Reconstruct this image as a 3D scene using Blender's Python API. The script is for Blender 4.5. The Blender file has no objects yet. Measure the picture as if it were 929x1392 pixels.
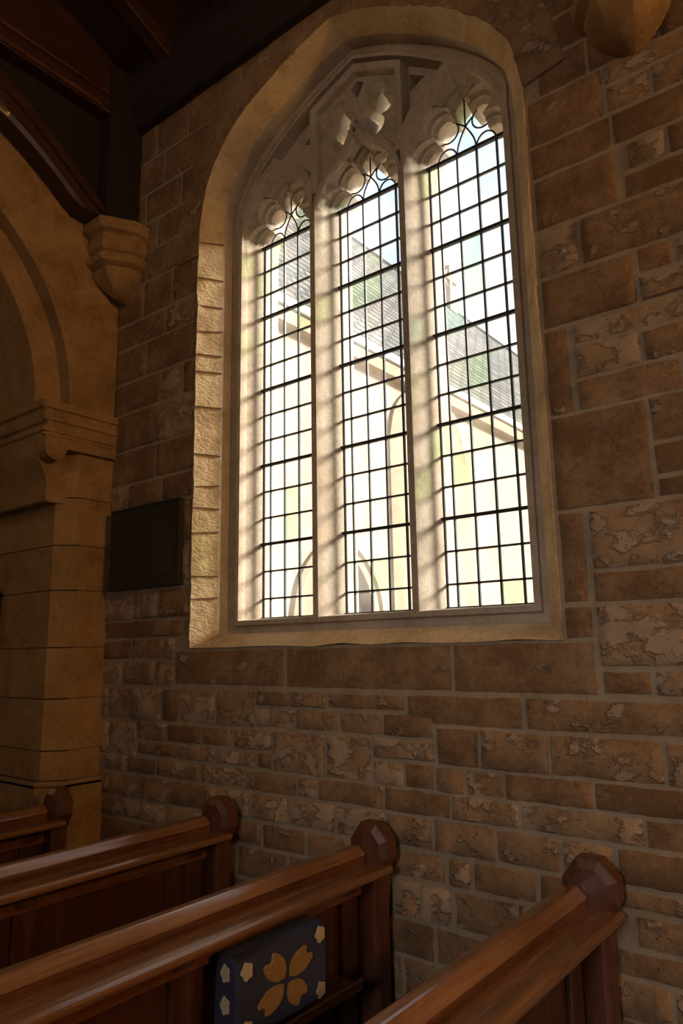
import bpy, bmesh, math, random
from mathutils import Vector, Matrix, noise
random.seed(11)
S = bpy.context.scene
COL = S.collection
PI = math.pi

# ------------------------------------------------------------------ helpers
class MB:
    """collects geometry that becomes ONE mesh object"""
    def __init__(s): s.v = []; s.f = []; s.c = []
    def add(s, vs, fs, col=None):
        b = len(s.v); s.v += [tuple(p) for p in vs]
        s.f += [tuple(b + i for i in f) for f in fs]
        s.c += [col if col is not None else 0.5] * len(vs)
    def box(s, x0, x1, y0, y1, z0, z1, col=None):
        vs = [(x, y, z) for x in (x0, x1) for y in (y0, y1) for z in (z0, z1)]
        s.add(vs, [(0,1,3,2),(4,6,7,5),(0,4,5,1),(2,3,7,6),(0,2,6,4),(1,5,7,3)], col)
    def loft(s, loops, closed=True, cap0=False, cap1=False, col=None):
        n = len(loops[0]); vs = [p for l in loops for p in l]; fs = []
        for k in range(len(loops) - 1):
            for i in range(n if closed else n - 1):
                j = (i + 1) % n
                fs.append((k*n+i, k*n+j, (k+1)*n+j, (k+1)*n+i))
        if cap0: fs.append(tuple(range(n))[::-1])
        if cap1: fs.append(tuple((len(loops)-1)*n + i for i in range(n)))
        s.add(vs, fs, col)
    def tess(s, loops, col=None):
        bm = bmesh.new(); es = []
        for l in loops:
            vv = [bm.verts.new(p) for p in l]
            es += [bm.edges.new((vv[i], vv[(i+1) % len(vv)])) for i in range(len(vv))]
        bm.verts.index_update()
        bmesh.ops.triangle_fill(bm, edges=es, use_beauty=True, use_dissolve=False)
        bm.verts.index_update()
        s.add([v.co[:] for v in bm.verts], [tuple(v.index for v in f.verts) for f in bm.faces], col)
        bm.free()
    def tube(s, pts, r, n=6, closed=False):
        pts = [Vector(p) for p in pts]; rings = []
        for i, p in enumerate(pts):
            a = pts[max(i-1, 0)]; b = pts[min(i+1, len(pts)-1)]
            d = (b - a).normalized()
            up = Vector((0, 1, 0)) if abs(d.y) < .9 else Vector((1, 0, 0))
            e1 = d.cross(up).normalized(); e2 = d.cross(e1).normalized()
            rings.append([p + (e1*math.cos(t*2*PI/n) + e2*math.sin(t*2*PI/n))*r for t in range(n)])
        s.loft(rings, True, True, True)
    def build(s, name, mat, parent=None, loc=None, smooth=35, bevel=0, recalc=True, tint=False, seg=2):
        me = bpy.data.meshes.new(name)
        me.from_pydata(s.v, [], s.f)
        if tint:
            at = me.attributes.new('tint', 'FLOAT', 'POINT')
            at.data.foreach_set('value', s.c)
        if recalc:
            bm = bmesh.new(); bm.from_mesh(me)
            bmesh.ops.recalc_face_normals(bm, faces=bm.faces); bm.to_mesh(me); bm.free()
        me.materials.append(mat)
        if smooth:
            for p in me.polygons: p.use_smooth = True
            me.set_sharp_from_angle(angle=math.radians(smooth))
        o = bpy.data.objects.new(name, me); COL.objects.link(o)
        if parent: o.parent = parent
        if loc: o.location = loc
        if bevel:
            m = o.modifiers.new('bevel', 'BEVEL'); m.width = bevel; m.segments = seg; m.limit_method = 'ANGLE'; m.angle_limit = math.radians(40)
        return o

def empty(name, loc=(0, 0, 0)):
    o = bpy.data.objects.new(name, None); COL.objects.link(o); o.location = loc; o.empty_display_size = .1
    return o
def tag(o, label=None, cat=None, group=None, kind=None):
    for k, v in (('label', label), ('category', cat), ('group', group), ('kind', kind)):
        if v: o[k] = v
    return o
def copy_tree(o, parent=None):
    c = o.copy(); COL.objects.link(c)
    if parent: c.parent = parent
    for ch in list(o.children): copy_tree(ch, c)
    return c
def interp(pts, n):
    """smooth resample of a polyline (Catmull-Rom), n points"""
    P = [Vector(p) for p in pts]
    dense = []
    for i in range(len(P) - 1):
        p0 = P[max(i-1, 0)]; p1 = P[i]; p2 = P[i+1]; p3 = P[min(i+2, len(P)-1)]
        for k in range(24):
            t = k/24
            dense.append(.5*((2*p1) + (p2-p0)*t + (2*p0-5*p1+4*p2-p3)*t*t + (3*p1-p0-3*p2+p3)*t**3))
    dense.append(P[-1])
    L = [0]
    for a, b in zip(dense, dense[1:]): L.append(L[-1] + (b-a).length)
    out = []; j = 0
    for k in range(n):
        t = L[-1]*k/(n-1)
        while j < len(L)-2 and L[j+1] < t: j += 1
        f = (t-L[j])/max(1e-9, L[j+1]-L[j])
        out.append(dense[j].lerp(dense[j+1], min(1, f)))
    return out

# ------------------------------------------------------------------ materials
def mat(name):
    m = bpy.data.materials.new(name); m.use_nodes = True
    nt = m.node_tree; b = nt.nodes['Principled BSDF']
    return m, nt, b
def N(nt, t, **kw):
    n = nt.nodes.new(t)
    for k, v in kw.items():
        if k.startswith('i_'): n.inputs[k[2:].replace('_', ' ')].default_value = v
        else: setattr(n, k, v)
    return n
def ramp(nt, fac, stops):
    r = N(nt, 'ShaderNodeValToRGB'); nt.links.new(fac, r.inputs[0])
    el = r.color_ramp.elements
    while len(el) < len(stops): el.new(.5)
    for e, (p, c) in zip(el, stops):
        e.position = p; e.color = (*c, 1) if len(c) == 3 else c
    return r.outputs[0]
def noise_tex(nt, vec, scale, detail=5, rough=.6):
    n = N(nt, 'ShaderNodeTexNoise'); n.inputs['Scale'].default_value = scale
    n.inputs['Detail'].default_value = detail; n.inputs['Roughness'].default_value = rough
    nt.links.new(vec, n.inputs['Vector']); return n.outputs['Fac']
def mixc(nt, fac, a, b, mode='MIX'):
    m = N(nt, 'ShaderNodeMix', data_type='RGBA', blend_type=mode)
    for s, v in ((0, fac), (6, a), (7, b)):
        if isinstance(v, (int, float)): m.inputs[s].default_value = v
        elif isinstance(v, tuple): m.inputs[s].default_value = (*v, 1)
        else: nt.links.new(v, m.inputs[s])
    return m.outputs[2]
def math_n(nt, op, a, b=0.0):
    m = N(nt, 'ShaderNodeMath', operation=op)
    for i, v in enumerate((a, b)):
        if isinstance(v, (int, float)): m.inputs[i].default_value = v
        else: nt.links.new(v, m.inputs[i])
    return m.outputs[0]
def bump(nt, b, h, strength, dist):
    n = N(nt, 'ShaderNodeBump'); n.inputs['Strength'].default_value = strength; n.inputs['Distance'].default_value = dist
    nt.links.new(h, n.inputs['Height']); nt.links.new(n.outputs[0], b.inputs['Normal'])
def coord(nt):
    return N(nt, 'ShaderNodeTexCoord').outputs['Object']
def mapping(nt, vec, scale=(1, 1, 1), rot=(0, 0, 0)):
    m = N(nt, 'ShaderNodeMapping'); m.inputs['Scale'].default_value = scale; m.inputs['Rotation'].default_value = rot
    nt.links.new(vec, m.inputs['Vector']); return m.outputs[0]

def stone_mat(name, lo, mid, hi, bump_s=.5, tinted=False, patch=None, pores=True, rough=.9, tooling=None):
    m, nt, b = mat(name); c = coord(nt)
    n1 = noise_tex(nt, c, 5.5, 6, .65); n2 = noise_tex(nt, c, 38, 6, .7); n3 = noise_tex(nt, c, 160, 3, .6)
    f = math_n(nt, 'ADD', math_n(nt, 'MULTIPLY', n1, .65), math_n(nt, 'MULTIPLY', n2, .35))
    if tinted:
        at = N(nt, 'ShaderNodeAttribute', attribute_name='tint').outputs['Fac']
        f = math_n(nt, 'ADD', f, math_n(nt, 'MULTIPLY', math_n(nt, 'SUBTRACT', at, .5), .34))
    col = ramp(nt, f, [(.36, lo), (.52, mid), (.68, hi)])
    h = math_n(nt, 'ADD', math_n(nt, 'MULTIPLY', n2, .6), math_n(nt, 'MULTIPLY', n3, .25))
    if patch:
        pn = noise_tex(nt, mapping(nt, c, (1, 1, 1.5)), 7.5, 7, .62)
        if tinted: pn = math_n(nt, 'ADD', pn, math_n(nt, 'MULTIPLY', math_n(nt, 'SUBTRACT', at, .5), .26))
        pf = ramp(nt, pn, [(patch[1], (0, 0, 0)), (patch[1]+.05, (1, 1, 1))])
        col = mixc(nt, math_n(nt, 'MULTIPLY', pf, patch[2]), col, patch[0])
        h = math_n(nt, 'ADD', h, math_n(nt, 'MULTIPLY', pf, .8))
        wn = noise_tex(nt, mapping(nt, c, (1, 1, 1.3), (0, .5, 0)), 10.5, 6, .6)
        if tinted: wn = math_n(nt, 'ADD', wn, math_n(nt, 'MULTIPLY', math_n(nt, 'SUBTRACT', at, .5), .16))
        wf = ramp(nt, wn, [(.685, (0, 0, 0)), (.72, (1, 1, 1))])
        col = mixc(nt, math_n(nt, 'MULTIPLY', wf, .7), col, (.62, .54, .48))
        h = math_n(nt, 'ADD', h, math_n(nt, 'MULTIPLY', wf, .5))
    if pores:
        v = N(nt, 'ShaderNodeTexVoronoi'); v.inputs['Scale'].default_value = 75; nt.links.new(c, v.inputs['Vector'])
        p = ramp(nt, v.outputs['Distance'], [(.10, (0, 0, 0)), (.22, (1, 1, 1))])
        pm = ramp(nt, noise_tex(nt, c, 14, 3, .5), [(.52, (1, 1, 1)), (.60, (0, 0, 0))])
        p2 = N(nt, 'ShaderNodeMix', data_type='RGBA', blend_type='LIGHTEN'); p2.inputs[0].default_value = 1
        nt.links.new(p, p2.inputs[6]); nt.links.new(pm, p2.inputs[7])
        h = math_n(nt, 'ADD', h, math_n(nt, 'MULTIPLY', p2.outputs[2], .5))
        col = mixc(nt, 1.0, col, mixc(nt, p2.outputs[2], (.55, .5, .45), (1, 1, 1)), 'MULTIPLY')
    if tooling:
        w = N(nt, 'ShaderNodeTexWave'); w.inputs['Scale'].default_value = 16; w.inputs['Distortion'].default_value = 9
        w.inputs['Detail'].default_value = 3; w.inputs['Detail Scale'].default_value = 2.2
        nt.links.new(mapping(nt, c, (.55, .55, 1), (0, tooling, 0)), w.inputs['Vector'])
        h = math_n(nt, 'ADD', h, math_n(nt, 'MULTIPLY', w.outputs['Fac'], .16))
    nt.links.new(col, b.inputs['Base Color']); b.inputs['Roughness'].default_value = rough
    bump(nt, b, h, bump_s, .012)
    return m

M = {}
M['rubble'] = stone_mat('rubble_stone', (.165, .088, .038), (.28, .168, .085), (.37, .25, .145), .95, True, ((.41, .30, .205), .545, .65))
M['mortar'] = stone_mat('lime_mortar', (.235, .175, .11), (.315, .245, .165), (.37, .30, .21), .5, False, None, False)
M['ashlar'] = stone_mat('ashlar_stone', (.19, .105, .04), (.29, .17, .07), (.37, .235, .11), .8, True, None)
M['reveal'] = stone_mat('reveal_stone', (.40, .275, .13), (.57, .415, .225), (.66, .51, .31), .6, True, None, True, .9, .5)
M['tracery'] = stone_mat('tracery_stone', (.33, .26, .18), (.45, .37, .275), (.54, .46, .36), .35, False, None, True)
M['outside'] = stone_mat('outside_stone', (.30, .245, .18), (.36, .30, .225), (.41, .35, .27), .4, False, None, False)
M['dressing'] = stone_mat('outside_dressing', (.25, .19, .13), (.30, .235, .165), (.34, .28, .20), .3, False, None, False)

# green growth on the tracery stone below the bars
def add_moss(m):
    nt = m.node_tree; b = nt.nodes['Principled BSDF']; l = b.inputs['Base Color'].links[0].from_socket
    c = coord(nt)
    f = ramp(nt, noise_tex(nt, mapping(nt, c, (1, 1, .8)), 2.6, 4, .55), [(.60, (0, 0, 0)), (.70, (1, 1, 1))])
    nt.links.new(mixc(nt, math_n(nt, 'MULTIPLY', f, .55), l, (.30, .36, .14)), b.inputs['Base Color'])
add_moss(M['tracery'])

def wood_mat(name, lo, mid, hi, rough=.3, axis='y', coat=.3, grain=1.0):
    m, nt, b = mat(name); c = coord(nt)
    sc = {'y': (14, .7, 14), 'z': (14, 14, .7), 'x': (.7, 14, 14)}[axis]
    g = noise_tex(nt, mapping(nt, c, sc), 2.2, 7, .62)
    g2 = noise_tex(nt, mapping(nt, c, tuple(4*s for s in sc)), 3, 4, .6)
    big = noise_tex(nt, c, 2.1, 3, .5)
    f = math_n(nt, 'ADD', math_n(nt, 'MULTIPLY', g, .6), math_n(nt, 'ADD', math_n(nt, 'MULTIPLY', g2, .2), math_n(nt, 'MULTIPLY', big, .2)))
    nt.links.new(ramp(nt, f, [(.35, lo), (.5, mid), (.66, hi)]), b.inputs['Base Color'])
    r = math_n(nt, 'ADD', math_n(nt, 'MULTIPLY', g2, .18), rough - .09)
    nt.links.new(r, b.inputs['Roughness'])
    b.inputs['Coat Weight'].default_value = coat; b.inputs['Coat Roughness'].default_value = .13
    bump(nt, b, g2, .12*grain, .004)
    return m
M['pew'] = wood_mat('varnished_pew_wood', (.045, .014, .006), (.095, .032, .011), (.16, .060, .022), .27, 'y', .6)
M['pew_worn_lit'] = wood_mat('worn_lit_pew_wood', (.085, .034, .014), (.175, .078, .033), (.29, .145, .066), .24, 'y', .7)  # lighter worn tone that also stands in for light on ledge and cap
M['pew_z'] = wood_mat('varnished_pew_wood_upright', (.022, .007, .005), (.050, .016, .008), (.085, .029, .013), .38, 'z')  # darkened so the panels carry the shade under the ledge in their colour
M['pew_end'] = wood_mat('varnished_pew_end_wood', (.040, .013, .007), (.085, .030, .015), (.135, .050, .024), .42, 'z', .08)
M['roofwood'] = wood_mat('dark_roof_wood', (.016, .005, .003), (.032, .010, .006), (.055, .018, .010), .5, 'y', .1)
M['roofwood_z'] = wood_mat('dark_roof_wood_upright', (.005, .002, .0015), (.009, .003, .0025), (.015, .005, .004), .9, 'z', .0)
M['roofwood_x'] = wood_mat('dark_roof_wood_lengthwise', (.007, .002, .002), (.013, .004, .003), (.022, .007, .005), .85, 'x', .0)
M['floorwood'] = wood_mat('floor_boards', (.06, .03, .015), (.10, .055, .028), (.14, .08, .04), .45, 'y', 0)

def plain(name, col, rough=.5, metal=0.0, bumpn=0, scale=60, var=.25):
    m, nt, b = mat(name); c = coord(nt)
    n = noise_tex(nt, c, scale, 4, .6)
    lo = tuple(x*(1-var) for x in col); hi = tuple(min(1, x*(1+var)) for x in col)
    nt.links.new(ramp(nt, n, [(.3, lo), (.7, hi)]), b.inputs['Base Color'])
    b.inputs['Roughness'].default_value = rough; b.inputs['Metallic'].default_value = metal
    if bumpn: bump(nt, b, n, bumpn, .003)
    return m
M['lead'] = plain('lead_came', (.035, .035, .04), .55, .3)
M['iron'] = plain('iron_bar', (.022, .021, .022), .6, .4)
M['bronze'] = plain('dark_bronze', (.026, .021, .016), .9, .0, .15, 90)
M['bronze_letter'] = plain('rubbed_bronze', (.085, .07, .055), .45, .5, 0, 200)
M['plaster'] = plain('plaster', (.30, .24, .17), .9, 0, .2, 12, .15)
M['joint'] = plain('dark_stone_joint', (.20, .135, .075), .95, 0, .3, 60)
M['gutter'] = plain('white_gutter', (.30, .30, .31), .5)
M['dark_glass'] = plain('dark_window_glass', (.05, .055, .075), .2)
M['pale_ground'] = plain('pale_bounce_ground', (.56, .46, .33), .95, 0, .4, 30, .2)  # unseen ground, made pale to bounce light up onto the window soffits
M['navy'] = plain('navy_tapestry', (.024, .027, .058), .95, 0, .9, 260, .5)
M['tan'] = plain('tan_tapestry', (.30, .17, .06), .95, 0, .9, 260, .35)
M['cream'] = plain('cream_tapestry', (.50, .41, .29), .95, 0, .9, 260, .25)
M['rust'] = plain('rust_tapestry', (.13, .05, .03), .95, 0, .9, 260, .3)
M['mount'] = plain('picture_mount', (.16, .10, .06), .7)

def slate_mat():
    m, nt, b = mat('stone_roof_slates'); c = coord(nt)
    br = N(nt, 'ShaderNodeTexBrick'); br.inputs['Scale'].default_value = 1.0
    br.inputs['Brick Width'].default_value = .34; br.inputs['Row Height'].default_value = .15
    br.inputs['Mortar Size'].default_value = .028; br.inputs['Mortar Smooth'].default_value = .2; br.inputs['Bias'].default_value = -.1
    br.inputs['Color1'].default_value = (.075, .072, .066, 1); br.inputs['Color2'].default_value = (.20, .19, .17, 1); br.inputs['Mortar'].default_value = (.012, .012, .012, 1)
    nt.links.new(mapping(nt, c, (1, 1, 1)), br.inputs['Vector'])
    n = noise_tex(nt, c, 1.3, 5, .6)
    moss = ramp(nt, noise_tex(nt, c, .9, 4, .6), [(.5, (0, 0, 0)), (.68, (1, 1, 1))])
    col = mixc(nt, math_n(nt, 'MULTIPLY', moss, .35), mixc(nt, n, br.outputs['Color'], (.115, .11, .105)), (.10, .125, .06))
    col = mixc(nt, .75, col, br.outputs['Color'])
    nt.links.new(col, b.inputs['Base Color']); b.inputs['Roughness'].default_value = .85
    bump(nt, b, br.outputs['Fac'], -.6, .03)
    return m
M['slate'] = slate_mat()

ZB0 = 3.827; PA = .0988; PB = .14          # top bar height, quarry width and height
def glass_mat():
    m, nt, b = mat('old_leaded_glass'); nt.nodes.remove(b)
    out = nt.nodes['Material Output']; c = coord(nt)
    sep = N(nt, 'ShaderNodeSeparateXYZ'); nt.links.new(c, sep.inputs[0])
    ix = math_n(nt, 'FLOOR', math_n(nt, 'DIVIDE', math_n(nt, 'ADD', sep.outputs[0], 1.5*PA + 10*PA), PA))
    iz = math_n(nt, 'FLOOR', math_n(nt, 'DIVIDE', math_n(nt, 'SUBTRACT', sep.outputs[2], ZB0 - 40*PB), PB))
    cmb = N(nt, 'ShaderNodeCombineXYZ'); nt.links.new(ix, cmb.inputs[0]); nt.links.new(iz, cmb.inputs[1])
    oi = N(nt, 'ShaderNodeObjectInfo'); nt.links.new(math_n(nt, 'MULTIPLY', oi.outputs['Random'], 57.0), cmb.inputs[2])
    wn = N(nt, 'ShaderNodeTexWhiteNoise', noise_dimensions='3D'); nt.links.new(cmb.outputs[0], wn.inputs['Vector'])
    r = N(nt, 'ShaderNodeValToRGB'); r.color_ramp.interpolation = 'CONSTANT'
    nt.links.new(wn.outputs['Value'], r.inputs[0])
    stops = [(0, (.97, .965, .95)), (.42, (.95, .94, .93)), (.60, (.96, .93, .90)), (.72, (.955, .965, .945)), (.85, (.86, .925, .80)), (.93, (.88, .96, .93)), (.97, (.94, .945, .87))]
    el = r.color_ramp.elements
    while len(el) < len(stops): el.new(.5)
    for e, (p, cc) in zip(el, stops): e.position = p; e.color = (*cc, 1)
    tr = N(nt, 'ShaderNodeBsdfTransparent'); nt.links.new(r.outputs[0], tr.inputs[0])
    tl = N(nt, 'ShaderNodeBsdfTranslucent'); nt.links.new(r.outputs[0], tl.inputs[0])
    gl = N(nt, 'ShaderNodeBsdfGlossy'); gl.inputs['Roughness'].default_value = .3
    dirt = ramp(nt, noise_tex(nt, c, 6, 5, .6), [(.3, (.012,)*3), (.75, (.075,)*3)])
    m1 = N(nt, 'ShaderNodeMixShader'); nt.links.new(dirt, m1.inputs[0]); nt.links.new(tr.outputs[0], m1.inputs[1]); nt.links.new(tl.outputs[0], m1.inputs[2])
    m2 = N(nt, 'ShaderNodeMixShader'); m2.inputs[0].default_value = .03; nt.links.new(m1.outputs[0], m2.inputs[1]); nt.links.new(gl.outputs[0], m2.inputs[2])
    nt.links.new(m2.outputs[0], out.inputs['Surface'])
    return m
M['glass'] = glass_mat()

# ------------------------------------------------------------------ window outlines (x, z)
NARCH = 61
L_F = [(-.943, 3.78), (-.930, 3.98), (-.866, 4.178), (-.75, 4.34), (-.611, 4.45), (-.43, 4.535), (-.24, 4.604), (.0, 4.662)]
R_F = [(0, 4.662), (.15, 4.605), (.306, 4.523), (.574, 4.349), (.776, 4.157), (.896, 3.977), (.943, 3.74)]
L_N = [(-.802, 3.80), (-.788, 3.97), (-.720, 4.130), (-.50, 4.33), (-.25, 4.462), (.003, 4.563)]
R_N = [(.003, 4.563), (.25, 4.44), (.49, 4.27), (.69, 4.085), (.782, 3.925), (.802, 3.74)]
def arch_loop(Lp, Rp, zb):
    a = interp(Lp_v(Lp), NARCH); b = interp(Lp_v(Rp), NARCH)
    side_l = [Vector((Lp[0][0], zb + (Lp[0][1]-zb)*k/44)) for k in range(44)]
    side_r = [Vector((Rp[-1][0], Rp[-1][1] + (zb-Rp[-1][1])*k/44)) for k in range(1, 45)]
    bot = [Vector((Rp[-1][0] + (Lp[0][0]-Rp[-1][0])*k/12, zb)) for k in range(1, 12)]
    return side_l + a + b[1:] + side_r + bot
def Lp_v(p): return [Vector((x, z)) for x, z in p]
F = arch_loop(L_F, R_F, 1.625)
NF = arch_loop(L_N, R_N, 1.732)
MID = [a.lerp(b, .56) for a, b in zip(F, NF)]
def at_y(loop, y): return [(p[0], y, p[1]) for p in loop]
def arch_x(z, side):
    """half width of the rear arch at height z"""
    best = None
    for p, q in zip(F, F[1:]):
        if (p[1]-z)*(q[1]-z) <= 0 and abs(p[1]-q[1]) > 1e-9:
            x = p[0] + (q[0]-p[0])*(z-p[1])/(q[1]-p[1])
            if x*side > 0: best = x if best is None or abs(x) > abs(best) else best
    return best

# ------------------------------------------------------------------ wall with the window
WX0, WX1, WZ1 = -1.80, 6.2, 5.6
wall = empty('wall_front'); tag(wall, kind='structure')
mb = MB()
outer = [(WX0, 0), (WX0, WZ1), (WX1, WZ1), (WX1, 0)]
OUT = [(p[0]*1.16, 1.50 + (p[1]-1.50)*1.035 + (.0 if p[1] > 1.8 else -.06)) for p in NF]
mb.tess([at_y(outer, .009), at_y([tuple(p) for p in F], .009)])
mb.tess([at_y(outer, .62), at_y(OUT, .62)])
mb.loft([at_y(outer, .009), at_y(outer, .62)])
mb.build('mortar_bed', M['mortar'], wall, smooth=0)

# reveal: splay, casement hollow, and the ring that meets the tracery
HOL = [a.lerp(b, .60) for a, b in zip(F, NF)]
mb = MB()
zs = [1.625, 1.98, 2.20, 2.44, 2.61, 2.87, 3.06, 3.16, 3.29, 3.44, 3.60, 3.81]
def course_tint(p):
    k = sum(1 for z in zs if p[1] > z)
    if p[1] > 3.81: k = 20 + int((math.atan2(p[1]-3.2, p[0]) * 4.2))
    if p[1] < 1.75: k = 50 + int((p[0]+2)/.63)
    random.seed(k*7 + (3 if p[0] > 0 else 0)); return random.uniform(.35, .65)
rows = []
K = 7
for k in range(K+1):
    t = k/K; row = []
    for i, (a, b) in enumerate(zip(F, MID)):
        p = a.lerp(b, t); y = .106*t
        j = noise.noise(Vector((p[0]*9, t*2.0, p[1]*9)))*.006 + noise.noise(Vector((p[0]*28, t*5, p[1]*28)))*.004
        n = (a-b).normalized() if (a-b).length > 0 else Vector((0, 0))
        kk = (1.5 if k == 0 else 1.0) * (0 if k == K else 1)
        row.append((p[0] + n[0]*j*kk, y, p[1] + n[1]*j*kk))
    rows.append(row)
n = len(F)
vs = [p for r in rows for p in r]; cs = []
b0 = len(mb.v)
mb.loft(rows)
mb.c = [course_tint(F[i]) for k in range(K+1) for i in range(n)]
mb.loft([at_y(F, .012), rows[0]], col=.5)
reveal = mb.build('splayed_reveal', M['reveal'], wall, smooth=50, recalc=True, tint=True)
mb = MB(); random.seed(9)
for i, z in enumerate(zs[1:] + [1.86, 2.33]):
    for sd in (-1,):
        e0 = Vector((sd*.943, z + random.uniform(-.006, .006))); e1 = Vector((sd*.857, z + random.uniform(-.008, .012)))
        top, bot = [], []
        for q in range(9):
            t = q/8; p = e0.lerp(e1, t); w = .0012 + random.uniform(0, .0016)
            bx = p[0] - sd*.003; y = .106*t - .003
            top.append((bx, y, p[1]+w)); bot.append((bx, y, p[1]-w))
        mb.loft([[(x+sd*.012, y+.012, z_) for x, y, z_ in top], top, bot, [(x+sd*.012, y+.012, z_) for x, y, z_ in bot]], closed=False)
mb.build('reveal_joints', M['joint'], wall, smooth=0)
# hollow beside the tracery
mb = MB()
mb.loft([at_y(MID, .106), at_y(HOL, .118), at_y(HOL, .178), at_y([a.lerp(b, .93) for a, b in zip(F, NF)], .182), at_y(NF, .165)])
mb.loft([at_y(NF, .165), at_y(NF, .42), at_y(OUT, .62)])
mb.build('casement_hollow', M['tracery'], wall, smooth=40)

# ---- stones of the wall face: read course by course
stones = []   # x0, x1, z0, z1, style (0 dressed / 1 rock faced), tint shift
def row(z0, z1, xs, st=1):
    for a, b in zip(xs, xs[1:]): stones.append((a, b, z0, z1, st))
def fill(x0, x1, z0, z1, st=1, wmin=.18, wmax=.42):
    x = x0; xs = [x0]
    while x < x1 - wmin*.8:
        x = min(x1, x + random.uniform(wmin, wmax)); xs.append(x)
    if xs[-1] < x1: xs.append(x1)
    row(z0, z1, xs, st)
random.seed(4)
XR = 6.15; XL = -1.70
# right of the window, from the sill upward
row(1.53, 1.735, [1.055, 1.62, 2.0, 2.5]); row(1.443, 1.53, [1.055, 1.22, 1.72, 2.1, 2.5])
row(1.74, 2.055, [.95, 1.05], 0); row(1.735, 1.845, [1.055, 1.52, 1.9, 2.5]); row(1.845, 2.055, [1.055, 1.78, 2.2, 2.5])
row(1.625, 1.735, [.95, 1.05], 0); row(1.443, 1.62, [-1.06, -.31, .52, 1.05], 0)
row(2.055, 2.395, [.95, 1.282], 0); row(2.24, 2.395, [1.282, 1.62, 2.1, 2.5]); row(2.13, 2.24, [1.282, 1.8, 2.5]); row(2.055, 2.13, [1.282, 1.5, 1.9, 2.5])
row(2.395, 2.72, [.95, 1.043], 0); row(2.63, 2.72, [1.055, 1.7, 2.5]); row(2.51, 2.63, [1.055, 1.281, 1.75, 2.5]); row(2.395, 2.51, [1.055, 1.40, 1.85, 2.5])
row(2.72, 2.92, [.95, 1.29], 0); row(2.82, 2.92, [1.29, 1.41, 1.8, 2.5]); row(2.72, 2.82, [1.29, 1.68, 2.5])
row(2.92, 3.11, [.95, 1.108], 1); row(2.92, 3.11, [1.108, 1.56, 2.0, 2.5])
row(3.11, 3.325, [.95, 1.262], 0); row(3.21, 3.325, [1.29, 1.43, 1.8, 2.5]); row(3.11, 3.205, [1.275, 1.9, 2.5])
row(3.325, 3.46, [.95, 1.252, 1.60, 2.0, 2.5]); row(3.46, 3.66, [.95, 1.24], 0); row(3.46, 3.575, [1.24, 1.40, 1.85, 2.5]); row(3.575, 3.66, [1.24, 1.7, 2.5])
row(3.66, 3.81, [1.0, 1.19, 1.44, 1.8, 2.5], 0)
for z0, z1 in ((3.81, 3.97), (3.97, 4.16), (4.16, 4.36), (4.36, 4.56), (4.56, 4.78)):
    a = arch_x(z0, 1)
    fill((a if a and z0 < 4.6 else .1) + .04, 2.5, z0, z1, 0, .25, .5)
# left of the window
for z0, z1, xs in ((1.68, 1.775, [-1.27, -1.0, -.955]), (1.57, 1.68, [-1.42, -1.15, -1.06]), (1.435, 1.57, [-1.49, -1.215, -1.06])):
    row(z0, z1, [XL] + xs)
row(1.775, 1.93, [XL, -1.41, -1.2, -.955]); row(1.93, 2.16, [XL, -1.33, -.955]); row(2.16, 2.39, [XL, -1.36, -.955])
row(2.39, 2.535, [XL, -1.5, -1.21, -.955]); row(2.535, 2.735, [XL, -1.27, -.955], 0); row(2.735, 2.96, [XL, -1.28, -.955]); row(2.96, 3.15, [XL, -1.25, -1.056, -.955])
row(3.15, 3.36, [XL, -1.38, -.955], 0); row(3.36, 3.52, [XL, -1.22, -.955]); row(3.52, 3.74, [XL, -1.43, -1.17, -.955], 0)
for z0, z1 in ((3.74, 3.93), (3.93, 4.12), (4.12, 4.32), (4.32, 4.54), (4.54, 4.78)):
    a = arch_x(z0, -1)
    fill(XL, (a if a and z0 < 4.6 else .1) - .04, z0, z1, 0, .22, .45)
# under the window
row(1.265, 1.432, [XL, -1.6, -1.41, -1.156, -1.02, -.757, -.493]); row(1.362, 1.436, [-.493, -.292, -.08, .31]); row(1.27, 1.362, [-.493, -.255, -.02, .196, .432])
row(1.32, 1.438, [.31, .787, 1.38, 1.9, 2.5]); row(1.182, 1.32, [.432, .611, .868, 1.23, 1.7, 2.1, 2.5]); row(1.09, 1.182, [.425, .546, .70, 1.005, 1.52, 2.0, 2.5])
row(1.08, 1.262, [XL, -1.58, -1.342]); row(1.17, 1.265, [-1.342, -1.105, -.855, -.633, -.389]); row(1.095, 1.17, [-1.342, -1.019, -.749, -.481, -.389])
row(1.092, 1.267, [-.389, -.091, .145]); row(1.187, 1.272, [.145, .432]); row(1.09, 1.187, [.145, .292, .425])
row(1.0, 1.09, [XL, -1.42, -1.184, -.855, -.55, -.25, -.135, .195, .484, .75, 1.155, 1.7, 2.1, 2.5])
row(.882, 1.0, [XL, -1.3, -1.08, -.8, -.52, -.30, -.04, .20, .41, .655, .885, 1.056, 1.62, 2.1, 2.5])
row(.775, .882, [XL, -1.45, -1.1, -.75, -.45, -.2, .0, .22, .46, .56, .80, 1.05]); row(.815, .882, [1.06, 1.5, 2.0, 2.5]); row(.715, .815, [1.098, 1.55, 2.0, 2.5])
row(.64, .775, [XL, -1.3, -.9, -.6, -.3, 0, .22, .348, .48, .72, 1.03]); row(.63, .715, [1.035, 1.45, 2.5]); row(.515, .63, [.98, 1.19, 1.6, 2.5])
row(.515, .64, [XL, -1.2, -.8, -.45, -.1, .18, .40, .68, .98])
for z0, z1 in ((.38, .515), (.24, .38), (.10, .24), (.0, .10)): fill(XL, 2.5, z0, z1)
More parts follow.
